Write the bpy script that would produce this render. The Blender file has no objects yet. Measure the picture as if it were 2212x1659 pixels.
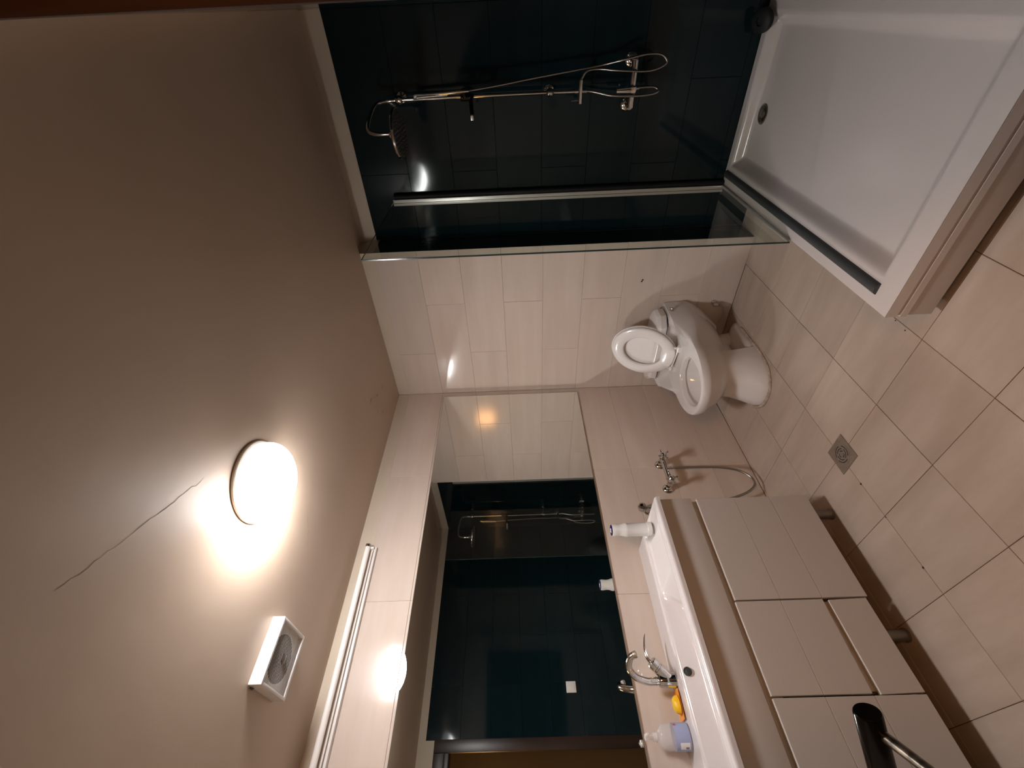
import bpy, bmesh, math, random
from mathutils import Vector, Matrix
random.seed(7)
S = bpy.context.scene
COL = S.collection
PI = math.pi

# ------------------------------------------------------------------ camera
CAM = Vector((2.35715, -2.63295, 1.5))
yaw, pitch, roll = math.radians(40.9729), math.radians(0.8694), math.radians(-2.1754)
_w = Vector((-math.sin(yaw) * math.cos(pitch), math.cos(yaw) * math.cos(pitch), math.sin(pitch)))
_r = Vector((math.cos(yaw), math.sin(yaw), 0)); _u = _r.cross(_w)
_c, _s = math.cos(roll), math.sin(roll)
R_, U_ = _r * _c + _u * _s, -_r * _s + _u * _c
cd = bpy.data.cameras.new('camera'); cam = bpy.data.objects.new('camera', cd); COL.objects.link(cam)
cd.sensor_fit = 'HORIZONTAL'; cd.sensor_width = 36.0; cd.lens = 946.104 / 2212 * 36
cd.clip_start = 0.02
X_, Y_, Z_ = -U_, R_, -_w            # phone held sideways: up in the room is left in the picture
cam.matrix_world = Matrix(((X_.x, Y_.x, Z_.x, CAM.x), (X_.y, Y_.y, Z_.y, CAM.y), (X_.z, Y_.z, Z_.z, CAM.z), (0, 0, 0, 1)))
S.camera = cam

# ------------------------------------------------------------------ world, lights, exposure
wd = bpy.data.worlds.new('world'); S.world = wd; wd.use_nodes = True
wd.node_tree.nodes['Background'].inputs[0].default_value = (1.0, 0.75, 0.5, 1)
wd.node_tree.nodes['Background'].inputs[1].default_value = 0.006
S.view_settings.view_transform = 'Standard'; S.view_settings.look = 'None'
S.view_settings.gamma = 1; S.view_settings.use_curve_mapping = False
S.view_settings.exposure = 0.0
S.cycles.max_bounces = 10; S.cycles.diffuse_bounces = 5; S.cycles.glossy_bounces = 6
S.cycles.transparent_max_bounces = 12
S.cycles.sample_clamp_indirect = 0.0
S.cycles.use_guiding = True; S.cycles.use_surface_guiding = True; S.cycles.guiding_training_samples = 64
S.cycles.use_denoising = True
S.cycles.blur_glossy = 0.0
LAMP_W = 97.0          # emission strength of the ceiling lamp's glass
LAMP_COL = (1.0, 0.975, 0.98)

def area(name, loc, target, sx, sy, power, color):
    l = bpy.data.lights.new(name, 'AREA'); l.shape = 'RECTANGLE'; l.size = sx; l.size_y = sy
    l.energy = power; l.color = color
    o = bpy.data.objects.new(name, l); COL.objects.link(o); o.location = loc
    o.rotation_euler = (Vector(target) - Vector(loc)).to_track_quat('-Z', 'Y').to_euler()
    return o
# the warm lamp of the hall outside the open door, and the far end of the room behind the camera
area('hall_lamp', (3.25, -2.75, 2.1), (1.4, -2.2, 1.6), 0.5, 0.3, 17.0, (1.0, 0.46, 0.16))

# ------------------------------------------------------------------ materials
def mat(name, color, rough=0.5, metal=0.0, spec=0.5, trans=0.0, coat=0.0, alpha=1.0, ior=1.45):
    m = bpy.data.materials.new(name); m.use_nodes = True
    b = m.node_tree.nodes['Principled BSDF']
    b.inputs['Base Color'].default_value = (*color, 1)
    b.inputs['Roughness'].default_value = rough
    b.inputs['Metallic'].default_value = metal
    b.inputs['Specular IOR Level'].default_value = spec
    b.inputs['Transmission Weight'].default_value = trans
    b.inputs['Coat Weight'].default_value = coat
    b.inputs['IOR'].default_value = ior
    return m
def N(m, t): return m.node_tree.nodes.new(t)
def L(m, a, b): m.node_tree.links.new(a, b)
def streaks(m, c1, c2, scale, amt=0.06, bump=0.0):
    """grain drawn along the long side of a tile, plus a small tint per tile"""
    b = m.node_tree.nodes['Principled BSDF']
    g = N(m, 'ShaderNodeNewGeometry'); mp = N(m, 'ShaderNodeMapping'); mp.inputs['Scale'].default_value = scale
    L(m, g.outputs['Position'], mp.inputs['Vector'])
    oi = N(m, 'ShaderNodeObjectInfo')
    ad = N(m, 'ShaderNodeVectorMath'); ad.operation = 'ADD'
    mu = N(m, 'ShaderNodeVectorMath'); mu.operation = 'SCALE'; mu.inputs['Scale'].default_value = 40
    cx = N(m, 'ShaderNodeCombineXYZ')
    L(m, oi.outputs['Random'], cx.inputs[0]); L(m, oi.outputs['Random'], cx.inputs[1]); L(m, oi.outputs['Random'], cx.inputs[2])
    L(m, cx.outputs[0], mu.inputs[0]); L(m, mp.outputs[0], ad.inputs[0]); L(m, mu.outputs[0], ad.inputs[1])
    n1 = N(m, 'ShaderNodeTexNoise'); n1.inputs['Scale'].default_value = 1.0; n1.inputs['Detail'].default_value = 5; n1.inputs['Roughness'].default_value = 0.6
    L(m, ad.outputs[0], n1.inputs['Vector'])
    cr = N(m, 'ShaderNodeValToRGB'); cr.color_ramp.elements[0].position = 0.33; cr.color_ramp.elements[1].position = 0.68
    cr.color_ramp.elements[0].color = (*c2, 1); cr.color_ramp.elements[1].color = (*c1, 1)
    L(m, n1.outputs['Fac'], cr.inputs[0])
    hs = N(m, 'ShaderNodeHueSaturation')
    mr = N(m, 'ShaderNodeMapRange'); mr.inputs[3].default_value = 1 - amt; mr.inputs[4].default_value = 1 + amt
    L(m, oi.outputs['Random'], mr.inputs[0]); L(m, mr.outputs[0], hs.inputs['Value'])
    L(m, cr.outputs[0], hs.inputs['Color']); L(m, hs.outputs[0], b.inputs['Base Color'])
    return m
def mottle(m, c1, c2, scale=3.0, bump=0.0, bscale=40):
    b = m.node_tree.nodes['Principled BSDF']
    tc = N(m, 'ShaderNodeNewGeometry')
    n = N(m, 'ShaderNodeTexNoise'); n.inputs['Scale'].default_value = scale; n.inputs['Detail'].default_value = 4
    L(m, tc.outputs['Position'], n.inputs['Vector'])
    cr = N(m, 'ShaderNodeValToRGB'); cr.color_ramp.elements[0].position = 0.35; cr.color_ramp.elements[1].position = 0.65
    cr.color_ramp.elements[0].color = (*c1, 1); cr.color_ramp.elements[1].color = (*c2, 1)
    L(m, n.outputs['Fac'], cr.inputs[0]); L(m, cr.outputs[0], b.inputs['Base Color'])
    if bump:
        n2 = N(m, 'ShaderNodeTexNoise'); n2.inputs['Scale'].default_value = bscale; n2.inputs['Detail'].default_value = 3
        L(m, tc.outputs['Position'], n2.inputs['Vector'])
        bp = N(m, 'ShaderNodeBump'); bp.inputs['Strength'].default_value = bump; bp.inputs['Distance'].default_value = 0.01
        L(m, n2.outputs['Fac'], bp.inputs['Height']); L(m, bp.outputs[0], b.inputs['Normal'])
    return m

M = {}
M['wall_tile_back'] = streaks(mat('beige_wall_tile_back', (.5, .45, .4), 0.13, spec=.5), (.60, .52, .46), (.55, .465, .40), (1.2, 1.2, 12), .025)
M['wall_tile_left'] = streaks(mat('beige_wall_tile_left', (.5, .45, .4), 0.10, spec=.5), (.60, .52, .46), (.55, .465, .40), (1.2, 1.2, 12), .025)
M['teal_tile'] = streaks(mat('dark_teal_tile', (.01, .03, .04), 0.075, spec=.32), (.0055, .0145, .018), (.004, .012, .015), (2, 2, 12), 0.06)
M['floor_tile'] = streaks(mat('beige_floor_tile', (.5, .43, .36), 0.32, spec=.4), (.43, .35, .29), (.35, .275, .22), (1.4, 7, 1), 0.03)
M['grout'] = mat('brown_grout', (.20, .13, .09), 0.9)
M['wall_grout'] = mat('pale_grout', (.52, .44, .375), 0.9)
M['teal_grout'] = mat('dark_grout', (.007, .013, .015), 0.6)
M['paint'] = mottle(mat('cream_paint', (.55, .47, .38), 0.75), (.57, .50, .40), (.53, .455, .365), 2.5, 0.12, 60)
M['ceiling'] = mottle(mat('ceiling_paint', (.5, .4, .32), 0.45, spec=.35), (.52, .405, .310), (.49, .375, .285), 1.6, 0.10, 9)
M['ceramic'] = mat('white_ceramic', (.66, .64, .63), 0.12, spec=.6, coat=.3)
M['acrylic'] = mat('white_acrylic', (.58, .53, .51), 0.16, spec=.5)
M['panel_shaded'] = mat('shaded_panel_acrylic', (.48, .42, .385), 0.3)  # tray acrylic again, with the front panel's warm shade put into the colour
M['plastic'] = mat('white_plastic', (.75, .73, .71), 0.28)
M['seat'] = mat('white_seat_plastic', (.78, .76, .75), 0.18, coat=.3)
M['cabinet'] = mat('matt_white_laminate', (.50, .465, .44), 0.42, spec=.4)
M['cabinet_edge'] = mat('pale_edge_band', (.60, .56, .52), 0.35)
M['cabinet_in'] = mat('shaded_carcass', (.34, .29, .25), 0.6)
M['sink'] = mat('white_sink_stone', (.64, .61, .61), 0.14, coat=.25)
M['chrome'] = mat('chrome', (.60, .58, .56), 0.09, metal=1)
M['hose'] = mat('steel_hose', (.40, .375, .35), 0.30, metal=1)
M['steel'] = mottle(mat('brushed_steel', (.42, .37, .32), 0.38, metal=.85), (.42, .37, .31), (.34, .30, .26), 25)
M['leg'] = mat('grey_leg', (.20, .18, .16), 0.35, metal=.6)
M['black'] = mat('black_gap', (.008, .007, .007), 0.6)
M['rubber'] = mat('grey_rubber', (.05, .055, .058), 0.45)
M['seal'] = mat('black_seal', (.010, .011, .012), 0.55, spec=.3)
M['alu'] = mat('aluminium', (.62, .60, .57), 0.35, metal=.7)
M['wood'] = streaks(mat('dark_wood', (.03, .012, .006), 0.35), (.03, .012, .006), (.014, .006, .004), (20, 20, 1.5), 0)
M['lever'] = mat('black_chrome', (.025, .022, .02), 0.18, metal=.9)
M['worn'] = mottle(mat('worn_metal', (.12, .10, .08), 0.28, metal=.9), (.05, .043, .036), (.22, .19, .15), 60)
M['mirror'] = mat('mirror_silver', (.86, .88, .86), 0.0, metal=1)
M['mirror_edge'] = mat('mirror_edge', (.10, .12, .10), 0.3)
M['glass_edge'] = mat('green_glass_edge', (.012, .03, .028), 0.2)
M['blue'] = mat('navy_cap', (.012, .008, .07), 0.3)
M['bottle'] = mat('white_bottle', (.66, .68, .68), 0.25, coat=.2)
M['soap'] = mat('yellow_soap', (.80, .50, .02), 0.35)
M['soap_dish'] = mat('orange_dish', (.75, .27, .03), 0.35)
M['label'] = mat('blue_label', (.33, .38, .58), 0.4)
M['label_white'] = mat('white_label', (.78, .78, .80), 0.5)
M['ink'] = mat('grey_ink', (.20, .20, .26), 0.6)
M['red'] = mat('red_print', (.65, .12, .04), 0.5)
M['tube'] = mat('opal_tube', (.86, .83, .80), 0.16, spec=.6)
M['stain'] = mat('dark_stain', (.05, .012, .01), 0.7)
M['crack'] = mat('crack_shadow', (.22, .17, .13), 0.9)
M['caulk'] = mottle(mat('caulk', (.4, .32, .26), 0.7), (.46, .37, .30), (.30, .23, .17), 40)
def clear(name, tint, gloss, rough=0.0):
    m = bpy.data.materials.new(name); m.use_nodes = True; nt = m.node_tree; nt.nodes.clear()
    o = nt.nodes.new('ShaderNodeOutputMaterial'); t = nt.nodes.new('ShaderNodeBsdfTransparent'); g = nt.nodes.new('ShaderNodeBsdfGlossy')
    t.inputs[0].default_value = (*tint, 1); g.inputs['Roughness'].default_value = rough; g.inputs[0].default_value = (1, 1, 1, 1)
    f_ = nt.nodes.new('ShaderNodeFresnel'); f_.inputs[0].default_value = gloss
    gm = nt.nodes.new('ShaderNodeNewGeometry'); f = nt.nodes.new('ShaderNodeMath'); f.operation = 'MULTIPLY'
    iv = nt.nodes.new('ShaderNodeMath'); iv.operation = 'SUBTRACT'; iv.inputs[0].default_value = 1
    nt.links.new(gm.outputs['Backfacing'], iv.inputs[1]); nt.links.new(f_.outputs[0], f.inputs[0]); nt.links.new(iv.outputs[0], f.inputs[1])
    x = nt.nodes.new('ShaderNodeMixShader')
    nt.links.new(f.outputs[0], x.inputs[0]); nt.links.new(t.outputs[0], x.inputs[1]); nt.links.new(g.outputs[0], x.inputs[2]); nt.links.new(x.outputs[0], o.inputs[0])
    return m
M['glass'] = clear('shower_glass', (.87, .90, .87), 1.35)
def milky(name, col, a):
    m = bpy.data.materials.new(name); m.use_nodes = True; nt = m.node_tree
    b = nt.nodes['Principled BSDF']; b.inputs['Base Color'].default_value = (*col, 1); b.inputs['Roughness'].default_value = .08
    o = nt.nodes['Material Output']; t = nt.nodes.new('ShaderNodeBsdfTransparent'); x = nt.nodes.new('ShaderNodeMixShader')
    t.inputs[0].default_value = (.97, .97, .98, 1)
    x.inputs[0].default_value = a
    nt.links.new(t.outputs[0], x.inputs[1]); nt.links.new(b.outputs[0], x.inputs[2]); nt.links.new(x.outputs[0], o.inputs[0])
    return m
M['clear_plastic'] = milky('clear_soap_bottle', (.80, .78, .80), .30)
M['clear_pump'] = milky('clear_pump_plastic', (.85, .82, .80), .45)
def emit(name, col, s):
    m = bpy.data.materials.new(name); m.use_nodes = True; nt = m.node_tree; nt.nodes.clear()
    o = nt.nodes.new('ShaderNodeOutputMaterial'); e = nt.nodes.new('ShaderNodeEmission')
    e.inputs[0].default_value = (*col, 1); e.inputs[1].default_value = s
    nt.links.new(e.outputs[0], o.inputs[0]); return m
M['lamp_glass'] = emit('lit_lamp_glass', LAMP_COL, LAMP_W)
def bulb_side(m, c):
    # the bulb sits to one side inside the opal glass: the glass is brightest there
    nt = m.node_tree; g = nt.nodes.new('ShaderNodeNewGeometry'); d = nt.nodes.new('ShaderNodeVectorMath'); d.operation = 'DISTANCE'
    d.inputs[1].default_value = c; nt.links.new(g.outputs['Position'], d.inputs[0])
    r = nt.nodes.new('ShaderNodeMapRange'); r.inputs[1].default_value = .08; r.inputs[2].default_value = .200
    r.inputs[3].default_value = LAMP_W * 1.6; r.inputs[4].default_value = 3.0; r.interpolation_type = 'SMOOTHERSTEP'
    nt.links.new(d.outputs['Value'], r.inputs[0]); nt.links.new(r.outputs[0], nt.nodes['Emission'].inputs[1])
bulb_side(M['lamp_glass'], (1.075 - .045, -1.645 - .03, 2.470 - .075))

# ------------------------------------------------------------------ mesh helpers
class MB:
    def __init__(s): s.v = []; s.f = []; s.m = []
    def add(s, vs, fs, mi=0):
        o = len(s.v); s.v += [tuple(p) for p in vs]
        s.f += [tuple(i + o for i in f) for f in fs]; s.m += [mi] * len(fs); return s
    def box(s, x0, y0, z0, x1, y1, z1, mi=0):
        return s.add([(x0, y0, z0), (x1, y0, z0), (x1, y1, z0), (x0, y1, z0), (x0, y0, z1), (x1, y0, z1), (x1, y1, z1), (x0, y1, z1)],
                     [(0, 3, 2, 1), (4, 5, 6, 7), (0, 1, 5, 4), (1, 2, 6, 5), (2, 3, 7, 6), (3, 0, 4, 7)], mi)
    def rings(s, rs, cap0=True, cap1=True, closed=True, mi=0):
        n = len(rs[0]); vs = [p for r in rs for p in r]; fs = []
        for i in range(len(rs) - 1):
            for j in range(n if closed else n - 1):
                k = (j + 1) % n
                fs.append((i * n + j, i * n + k, (i + 1) * n + k, (i + 1) * n + j))
        if cap0: fs.append(tuple(range(n - 1, -1, -1)))
        if cap1: fs.append(tuple(range((len(rs) - 1) * n, len(rs) * n)))
        return s.add(vs, fs, mi)
    def tube(s, pts, r, n=12, cap=True, mi=0):
        pts = [Vector(p) for p in pts]
        rr = r if isinstance(r, (list, tuple)) else [r] * len(pts)
        rs = []; prev = None
        for i, p in enumerate(pts):
            t = (pts[min(i + 1, len(pts) - 1)] - pts[max(i - 1, 0)]).normalized()
            if prev is None:
                a = Vector((0, 0, 1)) if abs(t.z) < .9 else Vector((1, 0, 0)); x = t.cross(a).normalized()
            else:
                x = (prev - t * prev.dot(t)).normalized()
            prev = x; y = t.cross(x)
            rs.append([p + (x * math.cos(2 * PI * k / n) + y * math.sin(2 * PI * k / n)) * rr[i] for k in range(n)])
        return s.rings(rs, cap, cap, mi=mi)
    def lathe(s, prof, o=(0, 0, 0), axis=(0, 0, 1), n=28, mi=0):
        """prof: (radius, height) pairs along the axis"""
        a = Vector(axis).normalized(); h = Vector((1, 0, 0)) if abs(a.x) < .9 else Vector((0, 1, 0))
        x = a.cross(h).normalized(); y = a.cross(x); o = Vector(o)
        rs = [[o + a * z + (x * math.cos(2 * PI * k / n) + y * math.sin(2 * PI * k / n)) * max(r, 1e-5) for k in range(n)] for r, z in prof]
        return s.rings(rs, True, True, mi=mi)
    def build(s, name, mats, parent=None, smooth=True, bevel=0.0, seg=2, ang=35):
        me = bpy.data.meshes.new(name); me.from_pydata(s.v, [], s.f)
        if not isinstance(mats, (list, tuple)): mats = [mats]
        for m in mats: me.materials.append(m)
        for p, i in zip(me.polygons, s.m): p.material_index = i
        bm = bmesh.new(); bm.from_mesh(me)
        bmesh.ops.recalc_face_normals(bm, faces=bm.faces)
        if bevel:
            es = [e for e in bm.edges if len(e.link_faces) == 2 and e.calc_face_angle(0) > math.radians(40)]
            bmesh.ops.bevel(bm, geom=es, offset=bevel, segments=seg, profile=0.6, affect='EDGES', clamp_overlap=True)
        for f in bm.faces: f.smooth = smooth
        for e in bm.edges:
            e.smooth = len(e.link_faces) != 2 or e.calc_face_angle(0) < math.radians(ang)
        bm.to_mesh(me); bm.free()
        return link(name, me, parent)
def link(name, data, parent=None, loc=None):
    o = bpy.data.objects.new(name, data); COL.objects.link(o)
    if parent is not None:
        o.parent = parent; o.matrix_parent_inverse = Matrix.Translation(-Vector(parent.location))
    if loc is not None: o.location = loc
    return o
def thing(name, label, cat, loc=(0, 0, 0), group=None):
    o = bpy.data.objects.new(name, None); COL.objects.link(o); o.location = loc; o.empty_display_size = .05
    o['label'] = label; o['category'] = cat
    if group: o['group'] = group
    return o
def tag(o, label, cat, group=None):
    o['label'] = label; o['category'] = cat
    if group: o['group'] = group
    return o
def struct(o, label=None, cat='structure'):
    o['kind'] = 'structure'
    if label: o['label'] = label; o['category'] = cat
    return o
def bez(pts, n=8):
    """Catmull-Rom through the points"""
    P = [Vector(p) for p in pts]; P = [P[0] * 2 - P[1]] + P + [P[-1] * 2 - P[-2]]; out = []
    for i in range(1, len(P) - 2):
        for k in range(n):
            t = k / n; a, b, c, d = P[i - 1], P[i], P[i + 1], P[i + 2]
            out.append(.5 * ((2 * b) + (c - a) * t + (2 * a - 5 * b + 4 * c - d) * t * t + (3 * b - a - 3 * c + d) * t ** 3))
    out.append(P[-2]); return out
def sm(a, b, x):
    t = max(0, min(1, (x - a) / (b - a))); return t * t * (3 - 2 * t)

# ------------------------------------------------------------------ room shell
ZC, ZR, DR, XR, XB, YN = 2.470, 2.515, 0.20, 2.372, 1.205, -3.35
ZT = 2.385                                             # top of the tiled height
floor = struct(MB().box(-.02, YN, -.08, XR, DR + .02, -.008).build('floor', M['grout'], smooth=False), 'beige streaked square floor tiles with dark joints', 'floor')
ceiling = struct(MB().box(-.02, YN, ZC, XR + .12, 0.0, ZC + .12).box(-.02, 0, ZR, XR + .12, DR + .1, ZC + .12).build('ceiling', M['ceiling'], smooth=False), 'cream painted ceiling lit by a round lamp', 'ceiling')
TH = .009
wall_left = struct(MB().box(-.12, YN, -.08, -TH, DR + .1, ZC + .1, 0).box(-.03, YN, ZT, -.002, 0, ZC, 1).build('wall_left', [M['wall_grout'], M['paint']], smooth=False), 'beige tiled wall with long mirror and cream strip above', 'wall')
wall_back = struct(MB().box(-.12, TH, -.08, XB - TH, .5, ZC + .1, 0).box(0, .002, ZT, XB - .002, .4, ZC, 1).build('wall_back', [M['wall_grout'], M['paint']], smooth=False), 'beige tiled back wall behind the toilet', 'wall')
wall_recess = struct(MB().box(XB, DR + TH, -.08, XR + .12, .5, ZR + .1, 0).box(XB - .03, DR + .002, ZT + .02, XR, .45, ZR, 1)
    .build('wall_shower', [M['teal_grout'], M['paint']], smooth=False), 'dark teal tiled recess wall of the shower', 'wall')
# the doorway the camera stands in is cut out of the right wall
wall_right = struct(MB().box(XR + TH, -1.80, -.08, XR + .12, DR + .1, ZT, 0).box(XR + .002, -1.80, ZT, XR + .12, DR + .1, ZR + .1, 1)
    .box(XR, -2.78, 2.24, XR + .12, -1.80, ZC + .1, 1).box(XR, YN, -.08, XR + .12, -2.78, ZC + .1, 1)
    .build('wall_right', [M['teal_grout'], M['paint']], smooth=False), 'dark teal tiled wall facing the mirror, seen in the mirror', 'wall')
wall_near = struct(MB().box(-.12, YN - .1, -.08, 3.9, YN, ZC + .1).build('wall_near', M['paint'], smooth=False))
M['hall'] = mat('tan_hall_paint', (.28, .26, .20), .7)
wall_hall = struct(MB().box(3.8, YN, -.08, 3.9, -.6, 2.6).box(XR + .12, -.7, -.08, 3.9, -.6, 2.6).box(XR, YN, -.08, 3.8, -.7, -.01).box(XR + .12, YN, 2.47, 3.8, -.7, 2.6)
    .build('wall_hall', M['hall'], smooth=False))

def tile_mesh(axis, w, h, t=TH, ch=.0012):
    """flat tile w x h, its face towards +axis, lower-left at the origin; chamfered face edge"""
    vs = [(0, 0, 0), (w, 0, 0), (w, h, 0), (0, h, 0), (0, 0, t - ch), (w, 0, t - ch), (w, h, t - ch), (0, h, t - ch),
          (ch, ch, t), (w - ch, ch, t), (w - ch, h - ch, t), (ch, h - ch, t)]
    fs = [(0, 1, 5, 4), (1, 2, 6, 5), (2, 3, 7, 6), (3, 0, 4, 7), (4, 5, 9, 8), (5, 6, 10, 9), (6, 7, 11, 10), (7, 4, 8, 11), (8, 9, 10, 11)]
    if axis == 'z': f = lambda a, b, c: (a, b, c)
    if axis == 'x': f = lambda a, b, c: (c, a, b)
    if axis == '-x': f = lambda a, b, c: (-c, a, b)
    if axis == '-y': f = lambda a, b, c: (a, -c, b)
    me = bpy.data.meshes.new('tile'); me.from_pydata([f(*v) for v in vs], [], fs)
    bm = bmesh.new(); bm.from_mesh(me); bmesh.ops.recalc_face_normals(bm, faces=bm.faces)
    dn = {'z': Vector((0, 0, 1)), 'x': Vector((1, 0, 0)), '-x': Vector((-1, 0, 0)), '-y': Vector((0, -1, 0))}[axis]
    bm.faces.ensure_lookup_table()
    if bm.faces[8].normal.dot(dn) < 0: bmesh.ops.reverse_faces(bm, faces=bm.faces)
    bm.to_mesh(me); bm.free(); return me
_tm = {}
def tile(parent, axis, a, b, base, w, h, m, seatj=.0004):
    key = (axis, round(w, 3), round(h, 3), m.name)
    if key not in _tm:
        me = tile_mesh(axis, w, h); me.materials.append(m); _tm[key] = me
    j = random.uniform(-seatj, seatj)
    loc = {'z': (a, b, base + j), 'x': (base + j, a, b), '-x': (base + j, a, b), '-y': (a, base + j, b)}[axis]
    return link('tile', _tm[key], parent, loc)
def spans(lo, hi, cuts):
    c = [lo] + sorted(x for x in cuts if lo + .01 < x < hi - .01) + [hi]
    return list(zip(c[:-1], c[1:]))
# floor grid, measured from the joints
gx = [1.024 - i * .334 for i in range(-4, 4)]; gy = [-.679 - j * .320 for j in range(-3, 9)]
DX, DY = (.640, .776), (-1.390, -1.257)                 # the drain's square
G = .0009
for x0, x1 in spans(0.002, XR - .002, gx):
    for y0, y1 in spans(YN, DR - .004, gy):
        if y0 >= -.01 and x0 < 1.0 and x1 < XB: continue
        if y1 > 0 and x0 < XB:
            if x1 <= XB + .02: y1 = min(y1, -.002)
        tile(floor, 'z', x0 + G, y0 + G, -.009, x1 - x0 - 2 * G, y1 - y0 - 2 * G, M['floor_tile'])
rows = [ZT, 2.115, 1.848, 1.581, 1.314, 1.047, .780, .513, .246, 0.0]
W = .0004
def tile_rows(parent, axis, lo, hi, base, m, off0, off1, top=ZT, rowlist=rows):
    for i in range(len(rowlist) - 1):
        z1, z0 = rowlist[i], rowlist[i + 1]
        off = (off0, off1)[i % 2]
        cuts = [off + k * .81 for k in range(-8, 8)]
        for a, b in spans(lo, hi, cuts):
            tile(parent, axis, a + W, z0 + W, base, b - a - 2 * W, z1 - z0 - 2 * W, m)
tile_rows(wall_back, '-y', 0.0, XB, TH, M['wall_tile_back'], .40, .815)
tile_rows(wall_left, 'x', YN, 0.0, -TH, M['wall_tile_left'], -.82, -.82)
rr = [ZT + .02] + rows[1:]
tile_rows(wall_recess, '-y', XB + .001, XR, DR + TH, M['teal_tile'], XB + .40, XB + .81, rowlist=rr)
tile_rows(wall_right, '-x', -1.80, DR, XR + TH, M['teal_tile'], -.60, -.19, rowlist=rr)
# return of the recess: dark teal tiles from the edge of the beige wall back to the shower wall
tile_rows(wall_back, 'x', .001, DR, XB - TH, M['teal_tile'], 5, 5)
# two screw holes left in the back wall
hb = MB()
hb.lathe([(.0055, 0), (.0055, .0008), (.0, .0009)], (.930, -.0005, .657), (0, -1, 0), 12).lathe([(.0055, 0), (.0055, .0008), (.0, .0009)], (.941, -.0005, .652), (0, -1, 0), 12)
hb.build('screw_hole', M['black'], wall_back)

# door frame of the opening the photo is taken through
fr = struct(thing('door_1', 'dark brown wooden frame of the open doorway', 'door', (XR, -1.8, 0)))
MB().box(XR - .005, -1.885, 0, XR + .02, -1.795, 2.33).build('architrave', M['wood'], fr, bevel=.004)
MB().box(XR - .0, -1.845, 0, XR + .125, -1.805, 2.24).build('jamb', M['wood'], fr, bevel=.003)
MB().box(XR - .004, -2.85, 2.24, XR + .02, -1.885, 2.33).build('head', M['wood'], fr, bevel=.004)
MB().box(XR + .004, -2.80, 2.20, XR + .125, -1.845, 2.24).build('head_lining', M['wood'], fr, bevel=.003)

# fine cracks and flaking in the ceiling
def ribbon(name, pts, w, m, parent, z):
    mb = MB(); P = [Vector((x, y, z)) for x, y in pts]; a = []; b = []
    for i, p in enumerate(P):
        t = (P[min(i + 1, len(P) - 1)] - P[max(i - 1, 0)]).normalized(); n = Vector((-t.y, t.x, 0))
        ww = w * (0.35 + 0.9 * random.random()) * (.3 if i in (0, len(P) - 1) else 1)
        a.append(p + n * ww / 2); b.append(p - n * ww / 2)
    mb.rings([a, b], False, False, closed=False); return mb.build(name, m, parent, smooth=False)
def wob(a, b, n, amp):
    return [(a[0] + (b[0] - a[0]) * i / n + random.uniform(-amp, amp), a[1] + (b[1] - a[1]) * i / n + random.uniform(-amp, amp)) for i in range(n + 1)]
ribbon('crack', wob((1.30, -1.80), (1.48, -2.22), 26, .004), .0018, M['crack'], ceiling, ZC - .0006)
ribbon('crack', wob((.68, -1.50), (.55, -1.62), 14, .004), .001, M['crack'], ceiling, ZC - .0006)
for (x, y, l) in ((.42, -.55, .05), (.36, -.42, .035), (.28, -.50, .04), (.20, -.42, .045), (.33, -.30, .03), (.14, -.58, .03)):
    c = MB(); c.add([(x, y, ZC - .0005), (x + .012, y + l, ZC - .0005), (x + .022, y + l * .6, ZC - .004), (x + .010, y + .006, ZC - .004)], [(0, 1, 2, 3)])
    c.build('paint_flake', M['paint'], ceiling, smooth=False)

# ------------------------------------------------------------------ ceiling lamp
LX, LY = 1.075, -1.645
lamp = thing('ceiling_lamp', 'round white glass ceiling lamp, switched on', 'ceiling lamp', (LX, LY, ZC))
MB().lathe([(.146, 0), (.149, .003), (.149, .010), (.146, .013), (.125, .014)], (LX, LY, ZC), (0, 0, -1), 64).build('base_ring', M['paint'], lamp)
g = MB(); pr_ = [(.134, .010), (.140, .018), (.141, .040)] + [(.141 * math.cos(t), .040 + .082 * math.sin(t)) for t in [PI / 2 * k / 10 for k in range(1, 11)]]
g.lathe(pr_, (LX, LY, ZC), (0, 0, -1), 64).build('glass_shade', M['lamp_glass'], lamp)

# ------------------------------------------------------------------ extractor fan
FX0, FX1, FY0, FY1 = .415, .628, -2.163, -1.940; FZ = ZC - .048
fan = thing('extractor_fan', 'square white extractor fan with slatted grille on the ceiling', 'fan', ((FX0 + FX1) / 2, (FY0 + FY1) / 2, ZC))
f = MB(); t_ = .012
f.box(FX0, FY0, FZ, FX0 + t_, FY1, ZC).box(FX1 - t_, FY0, FZ, FX1, FY1, ZC).box(FX0 + t_, FY0, FZ, FX1 - t_, FY0 + t_, ZC).box(FX0 + t_, FY1 - t_, FZ, FX1 - t_, FY1, ZC)
f.build('housing', M['plastic'], fan, bevel=.003)
MB().box(FX0 + t_, FY0 + t_, FZ + .020, FX1 - t_, FY1 - t_, ZC).build('inner_plate', M['plastic'], fan, smooth=False)
fc = ((FX0 + FX1) / 2, (FY0 + FY1) / 2, FZ + .020)
MB().lathe([(.080, 0), (.080, .004), (.0, .0045)], fc, (0, 0, -1), 40).build('dark_duct', M['black'], fan)
MB().lathe([(.018, 0), (.018, .012), (.006, .016)], (fc[0], fc[1], fc[2] - .004), (0, 0, -1), 24).build('hub', M['leg'], bpy.data.objects['dark_duct'])
nsl = 19; sl = None
for k in range(nsl):
    x = FX0 + t_ + .004 + (FX1 - FX0 - 2 * t_ - .008) * (k + .5) / nsl
    if sl is None:
        sl = MB().box(-.0008, FY0 + t_, -.0005, .0008, FY1 - t_, .0005).build('slat', M['plastic'], fan, smooth=False).data
        bpy.data.objects.remove(bpy.data.objects['slat'])
    link('slat', sl, fan, (x, 0, FZ + .006))
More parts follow.
